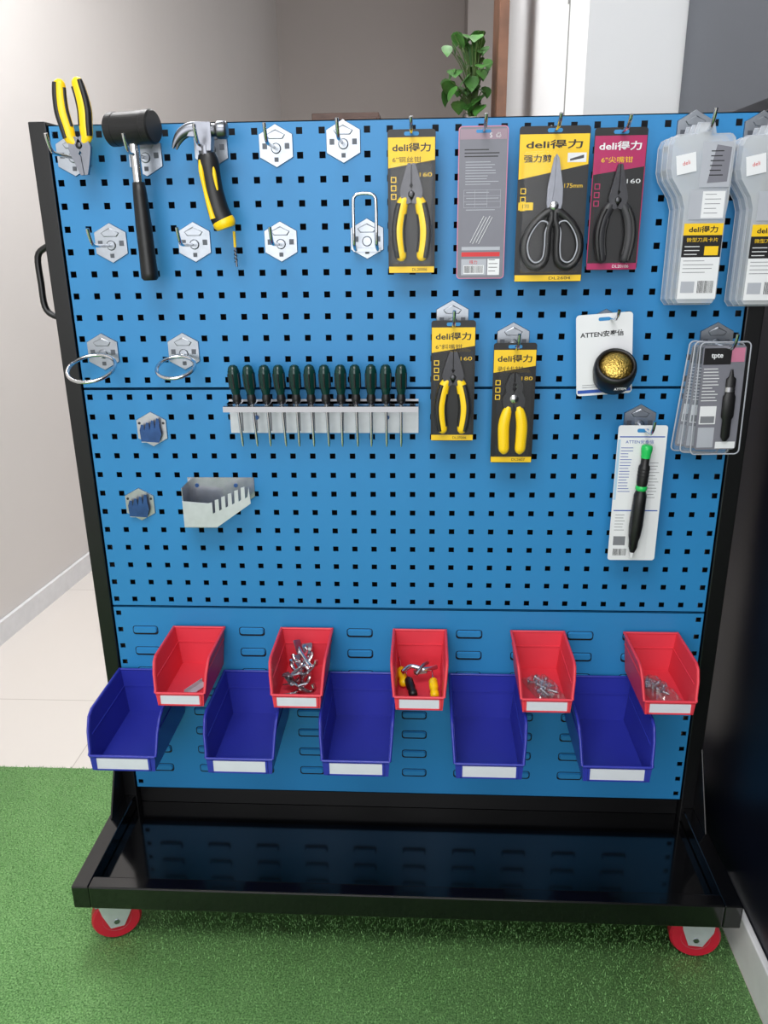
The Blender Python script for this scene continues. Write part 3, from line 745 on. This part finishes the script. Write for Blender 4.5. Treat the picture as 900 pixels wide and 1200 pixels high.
# bin contents
FZ=.4892
t=thing('metal_bracket','small flat grey metal bracket lying in a red bin','bracket',(-.402,-.110,FZ+.001),(0,0,math.radians(-28)))
b=B();b.box(-.008,.008,-.030,.020,0,.0025,M_SHEET);b.box(-.0015,.0015,.018,.048,.001,.004,M_DSTEEL);b.box(-.008,-.0065,-.030,.020,.0025,.010,M_SHEET);b.obj('bracket_body',t,bev=.0004)
lh=thing('loose_hook','loose bent zinc strip hook piled in a red bin','hook',(0,0,0),group='loose hooks in a red bin')
b=B()
b.tube(cr([(-.030,0,.004),(-.012,0,.002),(.008,0,.002),(.022,0,.006),(.030,0,.016),(.026,0,.026)],4),.0032,M_CHROME,8,ky=1.5)
b.obj('hook_rod',lh)
XH=Matrix.Translation((-.030,0,.006))@Matrix.Rotation(.5,4,'Y')@Matrix.Rotation(1.2,4,'X')
b=B();b.prism(rr(-.014,-.011,.014,.011,.003),.001,-.001,M_ZINC,XH);b.prism(circ(0,0,.003,12),-.001,-.0016,M_DSTEEL,XH)
b.obj('hook_plate',lh)
spec=[(-.197,-.116,.006,0,0,60),(-.194,-.128,.014,0,10,-35),(-.198,-.095,.018,10,0,100),(-.200,-.080,.014,0,-10,60),(-.192,-.066,.020,20,0,-60),(-.197,-.100,.030,0,20,130),(-.195,-.062,.030,-20,0,80),(-.196,-.085,.036,0,-15,50),(-.198,-.060,.042,30,0,-100),(-.193,-.074,.048,-10,25,-50)]
for i,(x,y,z,a1,a2,a3) in enumerate(spec):
    R=(math.radians(a1),math.radians(a2),math.radians(a3))
    if i==0:lh.location=(x,y,FZ+z);lh.rotation_euler=R
    else:dup(lh,(x,y,FZ+z),R,scale=1.06 if i<8 else 1.0)
def mini(loc,rot,m,label):
    t=thing('mini_screwdriver',label,'screwdriver',loc,rot)
    B().lathe([(.0001,0),(.004,0),(.0080,.003),(.0088,.012),(.0070,.018),(.0088,.026),(.0086,.046),(.005,.052),(.0001,.053)],m,16,cap=False).obj('handle',t)
    B().tube([(0,0,.05),(0,0,.088)],.0016,M_CHROME,8).obj('shaft',t)
mini((.024,-.140,FZ+.010),(math.radians(-80),0,math.radians(14)),M_BLK,'black handled mini screwdriver lying in a red bin')
mini((.064,-.143,FZ+.010),(math.radians(-80),0,math.radians(4)),M_YEL,'yellow handled mini screwdriver lying in a red bin')
mini((.004,-.100,FZ+.010),(math.radians(-82),0,math.radians(8)),M_YEL,'yellow mini screwdriver beside the black one in a red bin')
sb=thing('steel_clamp','bright steel clamp piece lying in a red bin','clamp',(.034,-.075,FZ+.026),(.1,0,.3))
b=B();b.tube(cr([(-.035,0,.004),(-.015,.010,.008),(.010,-.004,.006),(.036,.004,.002)],4),.0048,M_CHROME,8);b.prism(rr(-.012,-.004,.014,.010,.003),.003,-.003,M_ZINC,Matrix.Rotation(1.2,4,'X'));b.tube(cr([(-.01,-.012,.003),(.008,.002,.012),(.022,.02,.003)],4),.0038,M_ZINC,8);b.obj('clamp_body',sb)
def bag(cx,cy,rz,label,seed):
    t=thing('screw_bag',label,'bag of screws',(cx,cy,FZ+.001),(0,0,rz))
    rs=random.Random(seed);n=12;V=[];F=[]
    for i in range(n+1):
        for j in range(n+1):
            u,v=i/n*2-1,j/n*2-1;e=(1-u*u)*(1-v*v)
            V.append((u*.028,v*.046,.001+(.018*e+rs.uniform(0,.006)*(e>.02))))
    for i in range(n):
        for j in range(n):
            F.append((i*(n+1)+j,(i+1)*(n+1)+j,(i+1)*(n+1)+j+1,i*(n+1)+j+1))
    B().add(V,F,M_FILM,False).obj('plastic_film',t)
    for k in range(12):
        a_=rs.uniform(-1.2,1.2);X=Matrix.Translation((rs.uniform(-.012,.012),rs.uniform(-.028,.024),.0045+.0008*k))@Matrix.Rotation(a_,4,'Z')@Matrix.Rotation(math.radians(90),4,'X')
        b=B();b.lathe([(.0001,-.012),(.0050,-.012),(.0050,-.009),(.0026,-.0085),(.0026,.012),(.0004,.016)],M_ZINC,10,X,cap=False)
        for j in range(8):b.lathe([(.0026,-.006+.0024*j),(.0032,-.0052+.0024*j),(.0026,-.0044+.0024*j)],M_STEEL,8,X,cap=False)
        b.obj('screw',t)
bag(.275,-.092,.35,'crumpled clear bag of zinc screws inside a red bin',4)
bag(.492,-.088,.30,'crumpled clear bag of steel fasteners inside a red bin',9)

# ---------------------------------------------------------------- background furniture
sh=thing('wooden_shelf','tall brown wooden shelf unit beside the white pillar','shelf',(.0,2.0,0))
B().box(.300,.335,-.15,.15,FL,2.75,M_WOOD).obj('side_panel',sh)
B().box(-.10,-.065,-.15,.15,FL,1.62,M_WOOD).obj('side_panel',sh)
for z in(.1,.6,1.1,1.6):B().box(-.065,.300,-.15,.15,z,z+.025,M_WOOD).obj('shelf_board',sh)
pt=thing('potted_pothos','green trailing pothos plant in a white pot on wooden shelf','plant',(.222,2.0,1.626))
B().lathe([(.0001,0),(.045,0),(.055,.01),(.062,.115),(.066,.120),(.060,.122),(.057,.110),(.0001,.110)],M_POT,28,cap=False).obj('pot',pt)
B().lathe([(.0001,.113),(.056,.111)],M_SOIL,24,cap=False).obj('soil',pt)
rs=random.Random(17);bl=B();bs=B()
for k in range(66):
    a_=rs.uniform(0,6.28);zz=rs.uniform(.14,.43);ra=rs.uniform(.02,.090)*(1.2-abs(zz-.30)/.15*.40)
    tip=Vector((ra*math.cos(a_)-.020,ra*math.sin(a_),zz))
    tip.x=min(tip.x,.045)
    bs.tube(cr([(0.01*math.cos(a_),.01*math.sin(a_),.11),(tip.x*.4,tip.y*.4,.11+(zz-.11)*.65),tuple(tip)],4),.0018,M_STEM,6)
    L=rs.uniform(.042,.072);ang=rs.uniform(1.6,5.2) if tip.x>.0 else rs.uniform(0,6.28);X=Matrix.Translation(tip)@Matrix.Rotation(ang,4,'Z')@Matrix.Rotation(rs.uniform(.2,1.3),4,'Y')
    prof=[(0,0),(.10,.30),(.30,.44),(.55,.38),(.8,.20),(1,0)];V=[];F=[]
    for i,(u,wv) in enumerate(prof):
        V+=[(u*L,-wv*L,-.12*L*u*u+.04*L*(wv>0)),(u*L,0,-.12*L*u*u),(u*L,wv*L,-.12*L*u*u+.04*L*(wv>0))]
    for i in range(len(prof)-1):
        F+=[(3*i,3*i+3,3*i+4,3*i+1),(3*i+1,3*i+4,3*i+5,3*i+2)]
    bl.add(V,F,M_LEAF,True,X)
bl.obj('leaves',pt);bs.obj('stems',pt)
cb=thing('wooden_cabinet','low brown wooden cabinet standing behind the rack','cabinet',(-.37,3.2,0))
B().box(-.17,.17,-.2,.2,FL,1.905,M_WOODD).obj('cabinet_body',cb,bev=.004)
B().box(-.16,.16,-.215,-.201,.05,1.88,M_WOODD).obj('cabinet_door',cb,bev=.003)

# ---------------------------------------------------------------- lights
def area(name,loc,size,power,target=None,col=(1,1,1),sy=None):
    l=bpy.data.lights.new(name,'AREA');l.energy=power;l.size=size;l.color=col
    if sy:l.shape='RECTANGLE';l.size_y=sy
    o=bpy.data.objects.new(name,l);COL.objects.link(o);o.location=loc
    d=(Vector(target)-Vector(loc)) if target else Vector((0,0,-1))
    o.rotation_euler=d.to_track_quat('-Z','Y').to_euler();return o
area('ceiling_lamp',(-.25,-1.3,2.9),1.2,42,(0,-.2,.6))
area('ceiling_lamp_side',(-.9,.9,2.9),.9,36,(-1.0,.8,0))
area('pillar_fill_light',(.1,1.9,2.9),.6,16,(.2,1.7,0))  # added fill light to brighten the white pillar
area('front_area_light',(-.4,-3.1,1.7),2.2,46,(0,0,.8),(.98,.99,1),1.8)  # large area light behind the camera, aimed at the rack
w=bpy.data.worlds.new('world');scene.world=w;w.use_nodes=True
w.node_tree.nodes['Background'].inputs[0].default_value=(.97,.98,1,1);w.node_tree.nodes['Background'].inputs[1].default_value=.74
